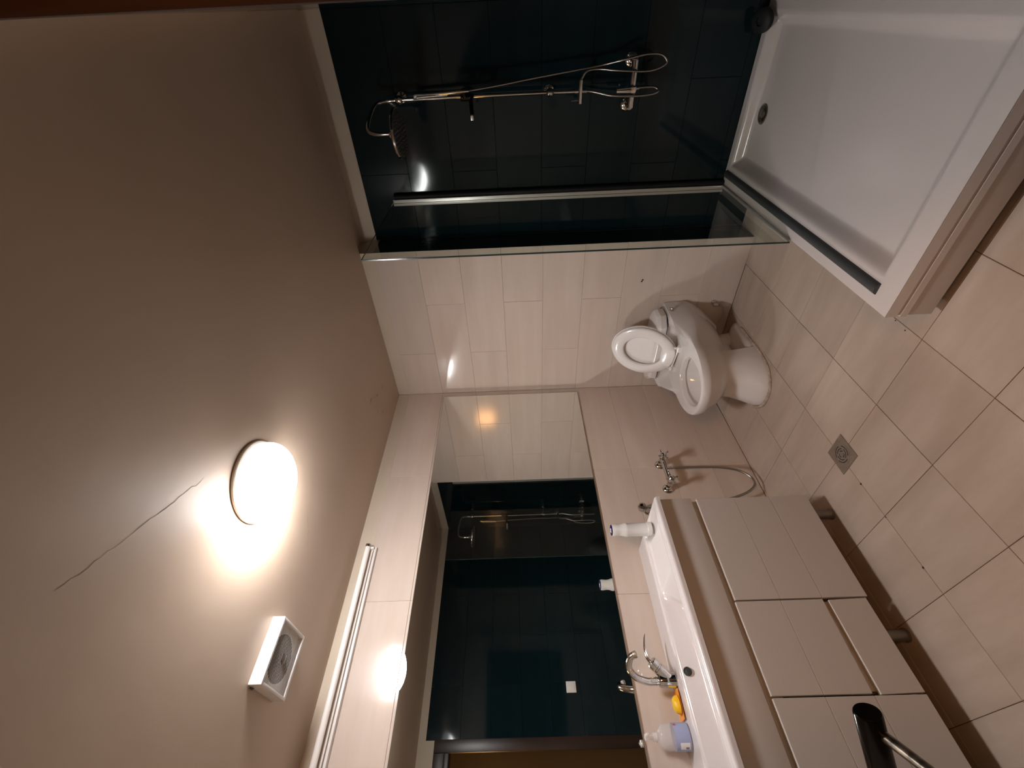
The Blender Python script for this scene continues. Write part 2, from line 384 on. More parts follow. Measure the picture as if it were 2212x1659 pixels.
MB().tube([(FX1 - .05, FY0 + .004, ZC - .002), (FX1 - .03, FY0 - .006, ZC - .006), (FX1 - .02, FY0 - .004, ZC - .003)], .003, 8).build('wire_stub', M['worn'], fan)

# ------------------------------------------------------------------ fluorescent batten above the mirror
bt = thing('tube_light', 'unlit fluorescent tube on a slim batten above the mirror', 'tube light', (0, -2.0, 2.38))
y0, y1 = -1.335, -2.62
MB().box(.0, y1, 2.352, .024, y0, 2.384).build('batten', M['plastic'], bt, bevel=.003)
MB().box(.0245, y1 + .03, 2.364, .0255, y0 - .004, 2.370).build('batten_groove', M['crack'], bt, smooth=False)
MB().tube([(.052, y0 - .012, 2.393), (.052, y1 + .012, 2.393)], .0145, 24).build('tube', M['tube'], bt)
for y, s in ((y0, -1), (y1, 1)):
    MB().lathe([(.0145, 0), (.0152, .001), (.0152, .014), (.0148, .016)], (.052, y + s * -.003, 2.393), (0, s, 0), 24).build('end_cap', M['chrome'], bt)
    pn = MB()
    for dz in (-.006, .006): pn.tube([(.052, y + s * -.003, 2.393 + dz), (.052, y + s * -.010, 2.393 + dz)], .0018, 8)
    pn.build('pin', M['chrome'], bt)
    MB().box(.022, y + s * .012 - .006, 2.362, .046, y + s * .012 + .006, 2.388).build('lamp_holder', M['plastic'], bt, bevel=.002)
    MB().box(.0, y - .002, 2.352, .022, y + .002, 2.384).build('end_plate', M['plastic'], bt, smooth=False)

# ------------------------------------------------------------------ mirror
mi = thing('wall_mirror', 'long frameless mirror fixed to the beige tiled wall', 'mirror', (0, -1.4, 1.03))
MB().box(.0095, -2.80, 1.038, .0115, -.057, 2.098).build('mirror_face', M['mirror'], mi, smooth=False)
MB().box(.0, -2.802, 1.036, .0092, -.055, 2.100).build('mirror_backing', M['mirror_edge'], mi, smooth=False)

# ------------------------------------------------------------------ vanity
V0, V1 = -1.377, -2.72; SX = .500; ST = .857
sink = thing('washbasin', 'long white washbasin top with raised rear ledge', 'washbasin', (0, V0, .80))
nx, ny = 84, 190
def hz(x, y):
    z = 0.0
    # rear ledge stays up; shelf at the far end slightly lower; basin deep
    ex = min(sm(.172, .184, x), sm(.452, .436, x)); ey = min(sm(V0 - .030, V0 - .050, y), sm(V1 + .035, V1 + .055, y))
    z -= .012 * min(ex, ey)
    bx = min(sm(.176, .215, x), sm(.442, .405, x)); by = min(sm(-1.70, -1.80, y), sm(V1 + .05, V1 + .12, y))
    z -= .075 * (bx * by) ** .8
    e = min(x - .0, SX - x, V0 - y, y - V1)
    if SX - x < .012: z -= .012 - math.sqrt(max(0, .012 ** 2 - (.012 - (SX - x)) ** 2))
    if V0 - y < .012: z -= .012 - math.sqrt(max(0, .012 ** 2 - (.012 - (V0 - y)) ** 2))
    return ST + z
xs = [0.0] + [i / (nx - 8) * (SX - .012) for i in range(1, nx - 8)] + [SX - .012 * (1 - math.sin(PI / 2 * k / 8)) for k in range(0, 9)]
ys = [V0 - .012 * (1 - math.cos(PI / 2 * k / 6)) for k in range(0, 7)] + [V0 - .012 - (V0 - .012 - V1) * i / ny for i in range(1, ny + 1)]
sb = MB()
rws = [[(x, y, hz(x, y)) for x in xs] for y in ys]
sb.rings(rws, False, False, closed=False)
# skirt and underside
sb.add([(SX, y, ST - .012) for y in ys] + [(SX, y, ST - .026) for y in ys], [(i, i + 1, len(ys) + i + 1, len(ys) + i) for i in range(len(ys) - 1)])
sb.add([(x, V0, ST - .012 if x < SX - .012 else hz(x, V0)) for x in xs] + [(x, V0, ST - .026) for x in xs], [(i, i + 1, len(xs) + i + 1, len(xs) + i) for i in range(len(xs) - 1)])
sb.rings([[(x, y, min(hz(x, y) - .014, ST - .026)) for x in xs] for y in ys], False, False, closed=False)
sb.build('basin', M['sink'], sink, ang=60)
MB().lathe([(.0165, -.006), (.0165, .004), (.012, .0045), (.0115, .001)], (.1925, -2.040, .831), (.88, 0, .47), 28).build('overflow_ring', M['black'], sink)
MB().lathe([(.012, 0), (.0, .002)], (.1945, -2.040, .832), (.88, 0, .47), 24).build('overflow_hole', M['black'], sink)
MB().lathe([(.030, 0), (.030, .003), (.02, .005), (.0, .006)], (.31, -2.20, ST - .088), (0, 0, 1), 28).build('waste', M['chrome'], sink)

cols_ = (-1.88, -2.19)
cab = thing('vanity_cabinet', 'white drawer cabinet on short legs under the washbasin', 'cabinet', (0, V0, 0))
CZ0, CZ1 = .110, .832; CX = .452; CY0, CY1 = -1.380, -2.690
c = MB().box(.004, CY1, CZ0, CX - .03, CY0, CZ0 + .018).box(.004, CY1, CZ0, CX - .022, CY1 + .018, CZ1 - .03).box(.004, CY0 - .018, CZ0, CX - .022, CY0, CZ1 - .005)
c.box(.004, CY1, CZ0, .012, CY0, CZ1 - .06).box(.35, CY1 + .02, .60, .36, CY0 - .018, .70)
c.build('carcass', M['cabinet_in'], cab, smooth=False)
MB().box(CX - .022, CY1, .672, CX + .024, CY0 + .000, .829).build('apron', M['cabinet'], cab, bevel=.0015)
MB().box(CX - .006, CY1, .600, CX + .000, CY0 - .004, .676).box(CX - .002, cols_[1], .24, CX + .004, cols_[0], .33).build('finger_channel', M['cabinet'], cab, smooth=False)
cols = [(-1.385, -1.871), (-1.877, -2.201), (-2.207, -2.690)]
rz = [(.114, .294), (.2965, .465), (.4672, .648)]
def front(name, ya, yb, za, zb, tilt=0.0, m=None):
    mb = MB().box(-.009, -(ya - yb) / 2, 0, .009, (ya - yb) / 2, zb - za)
    o = mb.build(name, M['cabinet'], cab, bevel=.0012, seg=1)
    o.matrix_parent_inverse = Matrix.Translation(-Vector(cab.location)); o.location = (CX + .017, (ya + yb) / 2, za)
    o.rotation_euler = (tilt, 0, 0)
    e = MB().box(-.0085, -(ya - yb) / 2 + .001, zb - za, .009, (ya - yb) / 2 - .001, zb - za + .0012).build('edge_band', M['cabinet_edge'], smooth=False)
    e.parent = o
    return o
for ci, (ya, yb) in enumerate(cols):
    for ri, (za, zb) in enumerate(rz):
        dz = (-.003, .0, .0)[ci]
        if ci == 1 and ri == 0: front('drawer_front', ya, yb, za + .004, zb - .024, .022)
        else: front('drawer_front', ya, yb, za + dz, zb + dz)
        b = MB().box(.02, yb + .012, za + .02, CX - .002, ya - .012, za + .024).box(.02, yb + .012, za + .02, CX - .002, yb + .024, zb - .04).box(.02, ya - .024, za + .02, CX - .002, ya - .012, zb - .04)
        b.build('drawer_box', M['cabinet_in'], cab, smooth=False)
for (x, y) in ((.420, -1.458), (.405, -1.995), (.405, -2.58), (.06, -1.458), (.06, -1.995), (.06, -2.58)):
    MB().lathe([(.026, 0), (.026, .008), (.0225, .010), (.0225, .100), (.030, .103), (.030, .108)], (x, y, 0), (0, 0, 1), 28).build('leg', M['leg'], cab)

# basin mixer
fx, fy = .075, -2.040
fa = thing('basin_mixer', 'chrome swan neck mixer tap with long lever on the washbasin', 'tap', (fx, fy, ST))
MB().lathe([(.033, 0), (.033, .006), (.031, .012), (.0285, .04), (.0275, .070), (.025, .074)], (fx, fy, ST), (0, 0, 1), 32).build('body', M['chrome'], fa)
MB().lathe([(.0185, 0), (.0185, .004), (.016, .005), (.016, .010), (.018, .011), (.018, .015)], (fx, fy - .002, ST + .073), (0, 0, 1), 28).build('collar', M['chrome'], fa)
sp = bez([(fx, fy - .002, ST + .085), (fx + .004, fy - .003, ST + .125), (fx + .028, fy + .008, ST + .175), (fx + .075, fy + .030, ST + .208), (fx + .120, fy + .052, ST + .206), (fx + .138, fy + .062, ST + .190)], 8)
MB().tube(sp, [.0165 - .003 * i / (len(sp) - 1) for i in range(len(sp))], 20).build('spout', M['chrome'], fa)
MB().lathe([(.0135, 0), (.0145, .003), (.0145, .014), (.012, .016)], (fx + .137, fy + .061, ST + .193), (.35, .15, -1), 24).build('aerator', M['steel'], bpy.data.objects['spout'])
c0 = Vector((fx + .004, fy + .008, ST + .030)); c1 = Vector((fx + .030, fy + .066, ST + .098)); ax = (c1 - c0)
MB().lathe([(.026, .0), (.026, ax.length * .58), (.023, ax.length * .60), (.023, ax.length * .66), (.0255, ax.length * .69), (.0255, ax.length * .95), (.021, ax.length)], c0, ax, 32).build('cartridge_housing', M['chrome'], fa)
lv = bez([c1 + Vector((0, -.012, -.004)), c1 + Vector((.004, .012, .012)), c1 + Vector((.008, .050, .016)), c1 + Vector((.014, .088, .010)), c1 + Vector((.018, .106, .004))], 6)
rs = []
for i, p in enumerate(lv):
    t = i / (len(lv) - 1); wv = .017 * (1 - t) ** 1.2 + .0055; tk = .007 * (1 - t) + .0022
    rs.append([p + Vector((math.cos(a) * wv, 0, math.sin(a) * tk)) for a in [2 * PI * k / 12 for k in range(12)]])
MB().rings(rs).build('lever', M['chrome'], fa)

# fish-shaped yellow soap in an orange dish
so = thing('soap', 'yellow soap beside the mixer tap on an orange dish', 'soap', (.06, -2.128, ST + .010))
def blob(cx, cy, z0, rx, ry, h, rot=0, n=28, k=7, tip=0):
    rs = []
    for i in range(k + 1):
        a = PI / 2 * i / k; s_ = math.cos(a) ** .6 if i < k else .02
        r = []
        for j in range(n):
            t = 2 * PI * j / n; x = rx * s_ * math.cos(t); y = ry * s_ * math.sin(t)
            if tip: y *= 1 + tip * max(0, math.cos(t * 1)) ** 6
            r.append((cx + x * math.cos(rot) - y * math.sin(rot), cy + x * math.sin(rot) + y * math.cos(rot), z0 + h * math.sin(a)))
        rs.append(r)
    return rs
MB().rings(blob(.058, -2.126, ST + .008, .036, .027, .026, rot=PI / 2 + .25)).build('soap_bar', M['soap'], so)
dish = tag(MB().rings([[(.06 + sx * a, -2.128 + sy * b, ST + z) for sx, sy in ((-1, -1), (1, -1), (1, 1), (-1, 1))] for a, b, z in ((.020, .032, .0005), (.038, .055, .008), (.036, .053, .008), (.018, .030, .003))], True, True)
    .build('soap_dish', M['soap_dish'], smooth=False), 'small orange soap dish under the yellow soap', 'soap dish')

# clear pump bottle with a pale blue label
bx, by = .070, -2.236
pb = thing('soap_dispenser', 'clear pump soap bottle with pale blue label on the washbasin', 'bottle', (bx, by, ST))
def oval(prof, sx, sy, n=36): return [[(bx + r * sx * math.cos(2 * PI * k / n), by + r * sy * math.sin(2 * PI * k / n), ST + z) for k in range(n)] for r, z in prof]
MB().rings(oval([(.030, .001), (.0335, .003), (.0345, .01), (.0345, .085), (.033, .100), (.028, .114), (.019, .124), (.014, .128), (.014, .136)], 1.0, 1.35)).build('bottle_body', M['clear_plastic'], pb)
MB().rings(oval([(.0350, .006), (.0350, .064)], 1.0, 1.35), False, False).build('front_label', M['label'], pb)
def patch(name, a0, a1, z0, z1, m, r=.0354):
    q = [a0 + (a1 - a0) * i / 8 for i in range(9)]
    MB().rings([[(bx + r * math.cos(a), by + r * 1.35 * math.sin(a), ST + z) for a in q] for z in (z0, z1)], False, False, closed=False).build(name, m, bpy.data.objects['front_label'])
patch('price_sticker', -1.15, -.55, .012, .050, M['label_white'])
patch('barcode', -1.10, -.90, .017, .030, M['ink'], .0357)
for k in range(5): patch('red_flower', .75 + .05 * k, .78 + .05 * k, .050 + .003 * (k % 3), .062 + .002 * (k % 2), M['red'], .0357)
MB().lathe([(.016, 0), (.016, .014), (.009, .016), (.0075, .034), (.013, .036), (.013, .048), (.006, .050)], (bx, by, ST + .134), (0, 0, 1), 24).tube([(bx, by, ST + .178), (bx + .02, by + .004, ST + .179), (bx + .034, by + .007, ST + .174)], [.008, .0065, .005], 12).build('pump', M['clear_pump'], pb)

# white bottle with navy cap disc
wb = thing('lotion_bottle', 'white plastic bottle with navy blue cap top on washbasin corner', 'bottle', (.318, -1.447, ST))
o_ = (.318, -1.447, ST - .001)
MB().lathe([(.030, 0), (.0335, .003), (.034, .010), (.034, .022), (.0325, .024), (.0325, .120), (.035, .126), (.0345, .134), (.029, .150), (.0275, .165), (.029, .178), (.0305, .190), (.0285, .199), (.0265, .200)], o_, (0, 0, 1), 36).build('bottle_body', M['bottle'], wb)
MB().lathe([(.0268, .200), (.0265, .2030), (.0240, .2040), (.0, .2042)], o_, (0, 0, 1), 36).build('cap_disc', M['blue'], wb)
em = MB()
em.box(.318 - .004, -1.447 - .014, ST + .2030, .318 + .004, -1.447 + .010, ST + .2042).box(.318 - .013, -1.447 - .004, ST + .2030, .318 + .011, -1.447 + .003, ST + .2042)
em.build('cap_emblem', M['label_white'], bpy.data.objects['cap_disc'], smooth=False)

# ------------------------------------------------------------------ bidet valve with two cross handles and hose
bv = thing('wall_mixer', 'chrome two handle wall mixer beside the toilet', 'wall mixer', (0, -.89, .58))
ya, yb, zb = -.800, -.990, .582
mb = MB()
for y in (ya, yb):
    MB().lathe([(.034, 0), (.033, .006), (.026, .014), (.018, .018)], (0, y, zb), (1, 0, 0), 32).build('escutcheon', M['chrome'], bv)
    MB().lathe([(.016, .014), (.016, .026), (.020, .028), (.020, .040), (.014, .043), (.014, .075)], (0, y, zb), (1, 0, 0), 24).build('union', M['chrome'], bv)
MB().tube([(.062, ya + .012, zb - .004), (.062, yb - .012, zb - .004)], .015, 24).build('body', M['chrome'], bv)
for y in (ya, yb):
    hc = Vector((.112, y + .004, zb - .004))
    MB().lathe([(.015, 0), (.017, .010), (.013, .018), (.012, .034), (.019, .038), (.020, .052), (.013, .060), (.004, .062)], (.062, y + .004, zb - .004), (1, 0, 0), 24).build('valve_bonnet', M['chrome'], bv)
    h = MB(); a0 = .5 if y == ya else .2
    for k in range(4):
        a = a0 + k * PI / 2; d = Vector((0, math.cos(a), math.sin(a)))
        h.tube([hc + d * .012, hc + d * .028, hc + d * .036, hc + d * .039], [.0055, .0045, .0075, .005], 12)
    h.build('cross_handle', M['chrome'], bv)
MB().lathe([(.012, 0), (.012, .016), (.009, .018), (.009, .024), (.0105, .025), (.0105, .040)], (.062, -.872, zb - .014), (0, 0, -1), 20).build('hose_outlet', M['chrome'], bv)
hz_ = bez([(.062, -.872, .53), (.062, -.873, .46), (.062, -.874, .34), (.064, -.885, .22), (.066, -.915, .125), (.068, -.965, .075), (.068, -1.020, .070), (.066, -1.065, .115), (.062, -1.100, .20), (.060, -1.130, .32), (.055, -1.150, .46), (.045, -1.152, .62)], 8)
tag(MB().tube(hz_, .0072, 14).build('spray_hose', M['hose']), 'thin steel hose looping from the two handle wall mixer to the floor', 'hose')
av = thing('stop_valve', 'small chrome valve knob beside the washbasin corner', 'valve', (0, -1.145, .78))
MB().lathe([(.020, 0), (.019, .005), (.012, .009), (.012, .050), (.009, .056)], (0, -1.150, .752), (1, 0, 0), 24).build('valve_body', M['chrome'], av)
MB().tube([(.045, -1.152, .60), (.045, -1.150, .66), (.045, -1.148, .76)], [.009, .011, .012], 16).build('stem', M['chrome'], av)
MB().lathe([(.016, 0), (.027, .008), (.029, .024), (.022, .040), (.009, .047)], (.045, -1.148, .766), (.1, .1, 1), 10).build('knob', M['chrome'], av, ang=20)

# ------------------------------------------------------------------ toilet
TX = .478
toilet = thing('toilet', 'white one piece toilet with the seat and lid raised', 'toilet', (TX, 0, 0))
NR = 20
def outline(yf, hw, bw, yc=-.42, cx=TX, yb_=-.006):
    st = [yb_ + (yc - yb_) * i / 9 for i in range(10)]
    right = []
    for y in st:
        k = sm(-.19, -.40, y); right.append((cx + bw + (hw - bw) * k, y))
    for i in range(1, NR - 9):
        a = PI / 2 * i / (NR - 10); right.append((cx + hw * math.cos(a) ** .85 if a < PI / 2 - 1e-6 else cx, yc + (yf - yc) * math.sin(a)))
    left = [(2 * cx - x, y) for x, y in right[:-1][::-1]]
    return right + left
def ring(z, yf, hw, bw, zf=None, **k): return [(x, y, z if zf is None else zf(x, y)) for x, y in outline(yf, hw, bw, **k)]
ztop = lambda x, y: .403 + .080 * sm(-.36, -.22, y)
OC = (TX + .006, -.520)
def ell(hw, hl, z, c=OC):
    n = len(outline(-.7, .2, .2)); out = []
    for i in range(n):
        t = math.radians(72) - math.radians(324) * i / (n - 1)
        out.append((c[0] + hw * math.cos(t), c[1] + hl * math.sin(t), z))
    return out
def mixr(a, b, t, zf=None): return [(p[0] + (q[0] - p[0]) * t, p[1] + (q[1] - p[1]) * t, p[2] + (q[2] - p[2]) * t if zf is None else zf(p, q)) for p, q in zip(a, b)]
B0 = ring(.16, -.52, .13, .17); B1 = ring(.215, -.618, .175, .225); B2 = ring(.27, -.668, .197, .262); B3 = ring(.325, -.700, .213, .290); B3b = ring(.348, -.718, .229, .293); B4 = ring(.358, -.724, .234, .293)
B5 = ring(0, -.726, .236, .286, zf=lambda x, y: ztop(x, y) - .007); B6 = ring(0, -.721, .232, .283, zf=ztop)
E0 = ell(.148, .178, .404)
T1 = mixr(B6, E0, .22, lambda p, q: .404 + (p[2] - .404) * .92); T2 = mixr(B6, E0, .42, lambda p, q: .404 + (p[2] - .404) * .12)
body = MB(); body.rings([B0, B1, B2, B3, B3b, B4, B5, B6, T1, T2, mixr(T2, E0, .75, lambda p, q: .405), E0, ell(.142, .172, .397), ell(.138, .168, .372), ell(.150, .178, .364), ell(.145, .17, .335), ell(.115, .128, .28), ell(.085, .095, .215), ell(.055, .065, .185), ell(.02, .02, .18)])
body.build('bowl', M['ceramic'], toilet, ang=42)
PX = TX + .018
def foot(z, yf, hw, yb_): return [(x, y, z) for x, y in outline(yf, hw, hw, yc=min(-.47, yb_ - .05), cx=PX, yb_=yb_)]
ped = MB(); ped.rings([foot(0, -.705, .172, -.415), foot(.03, -.700, .170, -.415), foot(.09, -.650, .158, -.415), foot(.15, -.612, .150, -.415), foot(.20, -.602, .150, -.415), foot(.25, -.60, .150, -.415)])
ped.build('pedestal', M['ceramic'], toilet, ang=50)
tr = MB(); tr.rings([foot(0, -.50, .155, -.12), foot(.022, -.50, .150, -.125), foot(.034, -.50, .130, -.14)])
tr.tube([(PX, -.44, .12), (PX, -.33, .13), (PX, -.22, .115), (PX, -.15, .07), (PX, -.14, .0)], [.095, .088, .075, .07, .075], 24)
tr.build('trapway', M['ceramic'], toilet, ang=50)
ck = bez([(PX + .168, -.20, .004), (PX + .176, -.35, .004), (PX + .178, -.50, .004), (PX + .150, -.62, .004), (PX + .08, -.695, .004), (PX, -.714, .004), (PX - .08, -.695, .004), (PX - .150, -.62, .004), (PX - .178, -.50, .004)], 8)
MB().tube(ck, [.007 + .004 * random.random() for _ in ck], 8).build('caulk_bead', M['caulk'], toilet)
def rrect(x0, x1, y0, y1, r, z, n=5):
    out = []
    for cx, cy, a0 in ((x1 - r, y1 - r, 0), (x0 + r, y1 - r, 90), (x0 + r, y0 + r, 180), (x1 - r, y0 + r, 270)):
        for i in range(n + 1):
            a = math.radians(a0 + 90 * i / n); out.append((cx + r * math.cos(a), cy + r * math.sin(a), z))
    return out
tk = MB(); tk.rings([rrect(TX - .15, TX + .15, -.13, -.02, .03, .125), rrect(TX - .21, TX + .21, -.16, -.015, .04, .19), rrect(TX - .262, TX + .262, -.185, -.012, .045, .255), rrect(TX - .284, TX + .284, -.19, -.010, .045, .33), rrect(TX - .284, TX + .284, -.19, -.010, .045, .36), rrect(TX - .273, TX + .273, -.190, -.010, .045, .492)])
tk.build('tank', M['ceramic'], toilet, ang=24)
MB().rings([rrect(TX - .262, TX + .262, -.196, -.016, .05, .490), rrect(TX - .262, TX + .262, -.196, -.016, .05, .502)]).build('tank_gap', M['black'], toilet)
ld = MB(); ld.rings([rrect(TX - .274, TX + .274, -.212, -.006, .06, .500, 1), rrect(TX - .278, TX + .278, -.218, -.004, .062, .508, 1), rrect(TX - .276, TX + .276, -.216, -.004, .062, .540, 1), rrect(TX - .262, TX + .262, -.200, -.008, .055, .560, 1), rrect(TX - .20, TX + .20, -.150, -.02, .04, .566, 1)])
ld.build('tank_lid', M['ceramic'], toilet, bevel=.004, seg=2, ang=25)
MB().lathe([(.017, 0), (.017, .006), (.012, .008), (.012, .016), (.0155, .018), (.0155, .026), (.012, .028)], (TX + .285, -.105, .455), (1, -.05, .08), 28).build('flush_button', M['chrome'], bpy.data.objects['tank'])
# seat and lid, hinged up and leaning back
hinge = Vector((TX - .002, -.262, .428)); lean = math.radians(21)
ex, ev, en = Vector((1, 0, 0)), Vector((.10, math.sin(lean), math.cos(lean))).normalized(), None
en = ex.cross(ev).normalized() * 1.0
ex = ev.cross(en).normalized(); 
if en.y > 0: en = -en
def egg(sw, v0, v1, w0, n=44):
    out = []
    for k in range(n):
        t = 2 * PI * k / n; c_, s_ = math.cos(t), math.sin(t); vc = v0 + (v1 - v0) * .50; hv = (v1 - v0) / 2
        v = vc + hv * s_; wmul = 1.0
        if s_ < 0: wmul = 1 - (1 - w0) * abs(s_) ** 2; pu = abs(c_) ** .62 * (1 if c_ >= 0 else -1)
        else: pu = c_
        out.append((sw * wmul * pu, v))
    return out
def pl3(uv, n_): return [hinge + ex * u + ev * v + en * n_ for u, v in uv]
o1 = egg(.186, .0, .425, .72); i1 = egg(.112, .082, .345, .9); o0 = egg(.180, .004, .420, .72); i0 = egg(.118, .076, .352, .9)
MB().rings([pl3(o1, .004), pl3(o1, .012), pl3(o0, .020), pl3(i0, .021), pl3(i1, .014), pl3(i1, .004), pl3(o1, .004)], False, False).build('seat', M['seat'], toilet, ang=60)
l1 = egg(.190, -.004, .432, .74); l0 = egg(.184, .0, .426, .74)
MB().rings([pl3(l0, -.024), pl3(l1, -.018), pl3(l1, -.004), pl3(egg(.180, .006, .420, .74), -.004), pl3(egg(.172, .014, .412, .76), -.010), pl3(egg(.150, .040, .390, .80), -.013), pl3(egg(.04, .18, .24, .9), -.0135)]).build('lid', M['seat'], toilet, ang=60)
hg = MB()
for s_ in (-.085, .085):
    q = hinge + ex * s_
    hg.box(q.x - .020, q.y - .022, .404, q.x + .020, q.y + .012, .420)
    hg.tube([q + Vector((-.016, -.004, -.003)), q + Vector((.016, -.004, -.003))], .011, 16)
    hg.tube([q + Vector((0, 0, 0)), q + ev * .030 + en * .008], .009, 10)
hg.tube([hinge + ex * -.08 + Vector((0, -.004, -.004)), hinge + ex * .08 + Vector((0, -.004, -.004))], .0065, 14)
hg.build('hinge', M['seat'], toilet)
MB().lathe([(.018, 0), (.016, .006), (.009, .010), (.009, .035)], (.748, 0, .135), (0, -1, 0), 20).tube([(.748, -.036, .150), (.748, -.036, .12)], .011, 12).build('angle_valve', M['chrome'], None)
tag(bpy.data.objects['angle_valve'], 'small chrome angle valve on back wall behind the toilet', 'valve')
tag(MB().tube(bez([(.748, -.036, .118), (.742, -.045, .095), (.715, -.07, .085), (.68, -.09, .10), (.655, -.095, .125)], 6), .005, 10).build('supply_hose', M['leg']), 'thin water supply hose in the shadow behind the toilet', 'hose')

# ------------------------------------------------------------------ floor drain
dr = thing('floor_drain', 'square steel floor drain with curved slots', 'drain', (.708, -1.3235, 0))
dcx, dcy = .708, -1.3235
MB().box(DX[0], DY[0], .0006, DX[1], DY[1], .0035).build('plate', M['steel'], dr, bevel=.0008, seg=1)
MB().lathe([(.050, -.0006), (.050, .0012), (.047, .0012), (.047, -.0006)], (dcx, dcy, .0035), (0, 0, 1), 48).build('rim_ring', M['steel'], dr)
for ri_, rad in enumerate((.015, .026, .038)):
    for q in range(3):
        a0 = q * 2 * PI / 3 + .22 + ri_ * .5; a1 = a0 + 2 * PI / 3 - (.75 if ri_ == 0 else .42)
        n_ = 12; vs = []; 
        for i in range(n_ + 1):
            a = a0 + (a1 - a0) * i / n_
            for rr_ in (rad - .0019, rad + .0019): vs.append((dcx + rr_ * math.cos(a), dcy + rr_ * math.sin(a), .0039))
        MB().add(vs, [(2 * i, 2 * i + 1, 2 * i + 3, 2 * i + 2) for i in range(n_)]).build('slot', M['black'], dr, smooth=False)
# small dark stains sitting in the joints
for x, y, r in ((.69, -1.478, .0055), (.690, -1.86, .005), (.360, -1.64, .002), (.69, -1.645, .003), (1.345, -1.24, .003), (1.352, -1.18, .003)):
    st = MB().lathe([(r, 0), (r * .9, .0008), (.0, .001)], (x, y, .0005), (0, 0, 1), 9); st.build('stain', M['stain'], floor)

# ------------------------------------------------------------------ shower tray
tray = thing('shower_tray', 'white acrylic shower tray raised off the floor', 'shower tray', (1.9, -.6, 0))
TX0, TX1, TY0, TY1, TZ = 1.470, XR - .004, -1.330, DR - .006, .200
def tr_z(x, y):
    e = min(sm(1.575, 1.640, x) if x < 1.9 else sm(2.285, 2.225, x), sm(-1.245, -1.175, y) if y < -.6 else sm(.150, .105, y))
    lip = 0
    return TZ - .045 * e - .006 * e * sm(-1.2, .1, y)
def gl(a, b, n): return [a + (b - a) * i / n for i in range(n + 1)]
xs = gl(TX0, 1.56, 3)[:-1] + gl(1.56, 1.66, 14)[:-1] + gl(1.66, 2.20, 10)[:-1] + gl(2.20, 2.30, 14)[:-1] + gl(2.30, TX1, 3)
ys = gl(TY0, -1.26, 3)[:-1] + gl(-1.26, -1.16, 14)[:-1] + gl(-1.16, .09, 16)[:-1] + gl(.09, .16, 12)[:-1] + gl(.16, TY1, 2)
tb = MB(); tb.rings([[(x, y, tr_z(x, y)) for x in xs] for y in ys], False, False, closed=False)
def loop(i_, z): return [(TX0 + i_, TY0 + i_, z), (TX1, TY0 + i_, z), (TX1, TY1, z), (TX0 + i_, TY1, z)]
def sideq(a, b):
    for i in range(4): tb.add([a[i], a[(i + 1) % 4], b[(i + 1) % 4], b[i]], [(0, 1, 2, 3)])
tb.box(TX0, TY0, TZ - .040, TX1, TY0 + .02, TZ - .002).box(TX0, TY0 + .02, TZ - .040, TX0 + .02, TY1, TZ - .002)
tb.box(TX0, TY0, TZ - .075, TX1, TY1, TZ - .052)
tb.build('tray', M['acrylic'], tray, ang=50)
MB().box(TX0 + .004, TY0 + .004, .038, TX1, TY0 + .022, TZ - .041).build('front_panel', M['panel_shaded'], tray, bevel=.003)
MB().box(TX0 + .004, TY0 + .024, .038, TX0 + .022, TY1, TZ - .041).build('side_panel', M['acrylic'], tray, bevel=.003)
for x, y in ((1.56, -1.24), (2.28, -1.24), (1.56, .08), (2.28, .08)):
    MB().lathe([(.028, 0), (.028, .006), (.018, .010), (.018, .126)], (x, y, 0), (0, 0, 1), 18).build('foot', M['leg'], tray)
dwx, dwy, dwz = 1.862, .045, tr_z(1.862, .045)
MB().lathe([(.048, 0), (.048, .003), (.043, .005), (.040, .003)], (dwx, dwy, dwz), (0, 0, 1), 40).build('waste_ring', M['steel'], tray)
MB().lathe([(.040, 0), (.040, .0025), (.0, .003)], (dwx, dwy, dwz + .0005), (0, 0, 1), 32).build('waste_cover', M['worn'], tray)
MB().lathe([(.020, 0), (.020, .004), (.012, .007), (.0, .008)], (dwx + .004, dwy - .004, dwz + .003), (0, 0, 1), 24).build('waste_plug', M['leg'], tray)
# round dark object standing on the tray's back corner
rd = thing('shower_puck', 'round dark grey holder standing on the back corner of the tray', 'holder', (2.235, .155, TZ))
MB().lathe([(.046, 0), (.052, .006), (.052, .030), (.044, .036), (.020, .038), (.018, .030), (.0, .030)], (2.250, .132, TZ + .030), (-.2, -.55, 1), 36).build('holder_shell', M['seal'], rd)

# ------------------------------------------------------------------ shower screen
XG = 1.462
sc = thing('shower_screen', 'clear glass shower screen held by aluminium wall profile', 'shower screen', (XG, 0, TZ))
MB().box(XG - .003, -.664, TZ + .008, XG + .003, DR - .022, 2.225).build('glass_pane', M['glass'], sc, smooth=False)
MB().box(XG - .0032, -.669, TZ + .008, XG + .0032, -.6645, 2.226).build('pane_edge', M['glass_edge'], sc, smooth=False)
MB().box(XG - .0031, -.664, 2.2252, XG + .0031, DR - .04, 2.2265).build('top_edge', M['glass_edge'], sc, smooth=False)
MB().box(XG - .034, DR - .030, TZ, XG + .004, DR - .001, 2.235).build('wall_profile', M['alu'], sc, bevel=.002)
MB().box(XG - .018, DR - .0306, TZ, XG - .0155, DR - .0302, 2.234).build('profile_groove', M['black'], sc, smooth=False)
MB().tube([(XG + .019, DR - .018, TZ), (XG + .019, DR - .018, 2.225)], .0145, 20).build('black_seal', M['seal'], sc)
MB().box(XG - .006, -.660, TZ + .0, XG + .008, DR - .030, TZ + .012).build('bottom_rail', M['alu'], sc, bevel=.002)
th = MB(); th.rings([[(1.534 + .021 * math.cos(a), y, TZ + .017 * math.sin(a)) for a in [PI * k / 12 for k in range(13)]] for y in (-1.245, DR - .03)])
tag(th.build('tray_threshold', M['rubber']), 'dark grey rubber threshold strip along the tray rim', 'threshold')

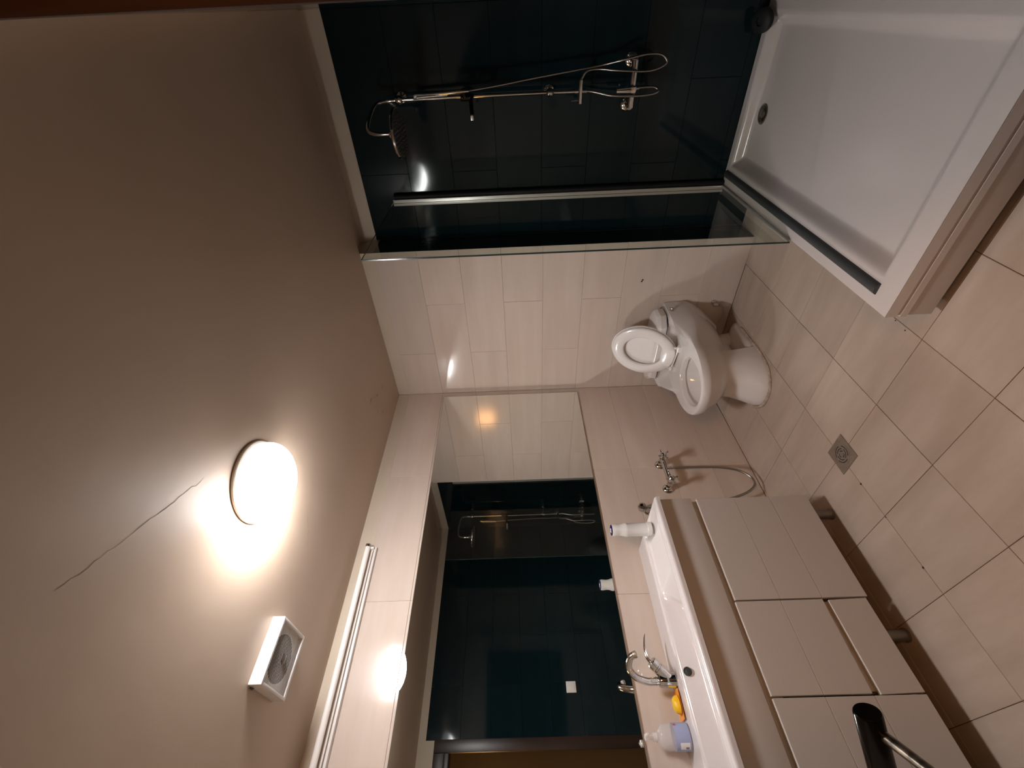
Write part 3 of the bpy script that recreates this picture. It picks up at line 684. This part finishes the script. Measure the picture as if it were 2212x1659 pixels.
# ------------------------------------------------------------------ shower column
px_, py_ = 1.995, .110
scol = thing('shower_column', 'chrome shower column with round rain head on the teal wall', 'shower', (px_, DR, .83))
MB().tube([(px_, py_, 1.10), (px_, py_, 2.072)], .0095, 20).build('riser_rail', M['chrome'], scol)
for z in (1.277, 2.076):
    MB().lathe([(.026, 0), (.026, .008), (.014, .012), (.012, .08)], (px_, DR, z), (0, -1, 0), 24).build('rail_bracket', M['chrome'], scol)
    MB().lathe([(.010, -.020), (.018, -.012), (.020, 0), (.018, .012), (.010, .020)], (px_, py_, z), (0, 0, 1), 24).build('bracket_ball', M['chrome'], scol)
arm = bez([(px_, py_, 2.085), (px_ - .004, py_ - .004, 2.150), (px_ - .014, py_ - .035, 2.196), (px_ - .050, py_ - .16, 2.206), (px_ - .083, py_ - .27, 2.196), (px_ - .096, py_ - .305, 2.160), (px_ - .098, py_ - .308, 2.085)], 8)
MB().tube(arm, .0095, 18).build('arm', M['chrome'], scol)
hx, hy, hzz = px_ - .100, py_ - .308, 2.044
hax = Vector((0.03, -.06, -1))
MB().lathe([(.010, -.045), (.018, -.040), (.020, -.022), (.030, -.014), (.106, -.006), (.112, 0), (.112, .008), (.108, .010)], (hx, hy, hzz), hax, 56).build('rain_head', M['chrome'], scol)
MB().lathe([(.107, .010), (.107, .0112), (.0, .0115)], (hx, hy, hzz), hax, 48).build('head_plate', M['rubber'], scol)
nz = MB(); hn = hax.normalized(); a_ = hn.cross(Vector((1, 0, 0))).normalized(); b_ = hn.cross(a_)
for rad, cnt in ((.02, 6), (.04, 12), (.06, 18), (.08, 26), (.098, 32)):
    for k in range(cnt):
        t = 2 * PI * k / cnt; c_ = Vector((hx, hy, hzz)) + a_ * rad * math.cos(t) + b_ * rad * math.sin(t)
        nz.lathe([(.0026, .0112), (.0016, .0145)], c_, hn, 6)
no = nz.build('nozzles', M['leg'], bpy.data.objects['rain_head']); no['kind'] = 'stuff'
# soap shelf bracket and slider with the hand shower
MB().lathe([(.020, -.026), (.022, -.022), (.022, .022), (.020, .026)], (px_, py_, 1.722), (0, 0, 1), 24).tube([(px_, py_ - .02, 1.725), (px_ + .035, py_ - .035, 1.730)], .014, 16).build('slider', M['lever'], scol)
MB().tube([(px_, py_, 1.690), (px_ - .004, py_ - .09, 1.690), (px_ - .06, py_ - .165, 1.684)], [.013, .011, .010], 16).build('shelf_arm', M['lever'], scol)
MB().rings([[(px_ - .065 + sx * .012, py_ - .175 + sy * .030, z) for sx, sy in ((-1, -1), (1, -1), (1, 1), (-1, 1))] for z in (1.676, 1.690)]).build('shelf_tip', M['alu'], scol, bevel=.003)
hs = thing('hand_shower', 'slim chrome stick hand shower hanging in the slider', 'hand shower', (px_ + .03, py_ - .04, 1.72))
MB().tube([(px_ + .030, py_ - .045, 1.700), (px_ + .028, py_ - .048, 1.78), (px_ + .020, py_ - .052, 1.985)], [.009, .0105, .0095], 18).build('stick', M['chrome'], hs)
MB().tube([(px_ + .0185, py_ - .065, 1.81), (px_ + .015, py_ - .065, 1.97)], .0035, 10).build('spray_face', M['alu'], hs)
# diverter
MB().tube([(px_ - .055, py_ - .01, 1.118), (px_ + .050, py_ - .01, 1.118)], .011, 20).tube([(px_, py_, 1.145), (px_, py_, 1.085)], .012, 18).build('diverter', M['chrome'], scol)
MB().tube([(px_ - .040, py_ - .012, 1.120), (px_ - .040, py_ - .014, 1.165)], .003, 10).build('diverter_pin', M['chrome'], scol)
hp = bez([(px_ + .030, py_ - .045, 1.700), (px_ + .045, py_ - .03, 1.55), (px_ + .066, py_ - .01, 1.369), (px_ + .085, py_, 1.20), (px_ + .105, py_ + .01, 1.02), (px_ + .128, py_ - .035, .91), (px_ + .146, py_ - .040, .80), (px_ + .140, py_ - .040, .725), (px_ + .105, py_ - .042, .700), (px_ + .078, py_ - .045, .78), (px_ + .085, py_ - .042, .93), (px_ + .092, py_ - .01, 1.03), (px_ + .085, py_ - .01, 1.09), (px_ + .050, py_ - .01, 1.118)], 7)
tag(MB().tube(hp, .0052, 12).build('shower_hose', M['hose']), 'long thin shower hose looping beside the shower column', 'hose')
# thermostatic mixer
zv = .852; yv = .105
tm = thing('shower_mixer', 'chrome lever shower mixer low on the teal wall', 'shower mixer', (px_, DR, zv))
for dx in (-.082, .118):
    MB().lathe([(.034, 0), (.033, .005), (.024, .012), (.016, .014), (.016, .080)], (px_ + dx, DR, zv - .006), (0, -1, 0), 32).build('escutcheon', M['chrome'], tm)
MB().tube([(px_ - .085, yv, zv - .005), (px_ + .122, yv, zv - .005)], .017, 24).build('mixer_body', M['chrome'], tm)
MB().lathe([(.019, 0), (.021, .006), (.021, .030), (.014, .036)], (px_, yv - .012, zv), (0, -1, .15), 24).build('cartridge', M['chrome'], tm)
MB().rings([[(px_ + sx * w_, yv - .045 + sy * .006, z) for sx, sy in ((-1, -1), (1, -1), (1, 1), (-1, 1))] for w_, z in ((.014, zv - .012), (.012, zv + .02), (.009, zv + .085))]).build('lever', M['chrome'], tm, bevel=.002)
lp = bez([(px_ + .004, yv - .01, zv - .02), (px_ + .006, yv - .012, zv - .085), (px_ + .002, yv - .014, zv - .125), (px_ - .014, yv - .024, zv - .135), (px_ - .024, yv - .030, zv - .10), (px_ - .028, yv - .032, zv - .02), (px_ - .022, yv - .030, zv + .10), (px_ - .004, yv, zv + .20), (px_, py_, 1.10)], 7)
tag(MB().tube(lp, .0062, 12).build('feed_hose', M['hose']), 'short hose loop feeding the shower column from the mixer', 'hose')
MB().lathe([(.011, 0), (.012, .004), (.012, .016), (.008, .018)], (px_ + .004, yv - .010, zv - .022), (0, 0, -1), 18).build('hose_nut', M['chrome'], tm)

# ------------------------------------------------------------------ light switch, seen in the mirror
sw = thing('light_switch', 'white light switch on the teal wall, seen in mirror', 'switch', (XR, -1.44, 1.13))
MB().box(XR - .009, -1.486, 1.085, XR + .001, -1.398, 1.173).build('switch_plate', M['plastic'], sw, bevel=.002)
MB().box(XR - .012, -1.470, 1.101, XR - .0095, -1.414, 1.157).build('rocker', M['plastic'], bpy.data.objects['switch_plate'], bevel=.001)

# ------------------------------------------------------------------ open door leaf and its handle, right beside the camera
leafp = Vector((1.685, -2.5625, 0)); ld_ = Vector((.10, -.75, 0)).normalized(); ln_ = Vector((-ld_.y, ld_.x, 0))
if ln_.x > 0: ln_ = -ln_
door = struct(thing('door_2', 'dark brown door leaf at the edge of the view', 'door', (1.70, -2.55, 0)))
def lbox(name, a0, a1, n0, n1, z0, z1, m, bev=.002):
    vs = [leafp + ld_ * a + ln_ * n + Vector((0, 0, z)) for z in (z0, z1) for a, n in ((a0, n0), (a1, n0), (a1, n1), (a0, n1))]
    return MB().add(vs, [(0, 3, 2, 1), (4, 5, 6, 7), (0, 1, 5, 4), (1, 2, 6, 5), (2, 3, 7, 6), (3, 0, 4, 7)]).build(name, m, door, bevel=bev)
lbox('leaf', 0, .78, -.045, -.004, .01, 2.05, M['wood'])
lbox('latch_plate', -.0015, -.0002, -.036, -.014, .90, 1.10, M['steel'], 0)
hb_ = Vector((1.684, -2.546, 1.014)); he_ = Vector((1.571, -2.500, 1.014))
hb_ = leafp + ld_ * .035 + Vector((0, 0, 1.014))
MB().lathe([(.024, 0), (.024, .006), (.014, .010)], hb_ + ln_ * -.004, ln_, 28).build('rose', M['lever'], door)
MB().tube([hb_, he_], .0072, 20).build('spindle', M['worn'], door)
l0_, l1_ = Vector((1.5735, -2.4835, 1.0226)), Vector((1.500, -2.546, 1.001))
d_ = (l1_ - l0_).normalized()
MB().tube([l0_ - d_ * .012, l0_ - d_ * .010, l1_], [.0165, .0178, .0178], 36).build('lever_handle', M['lever'], door)
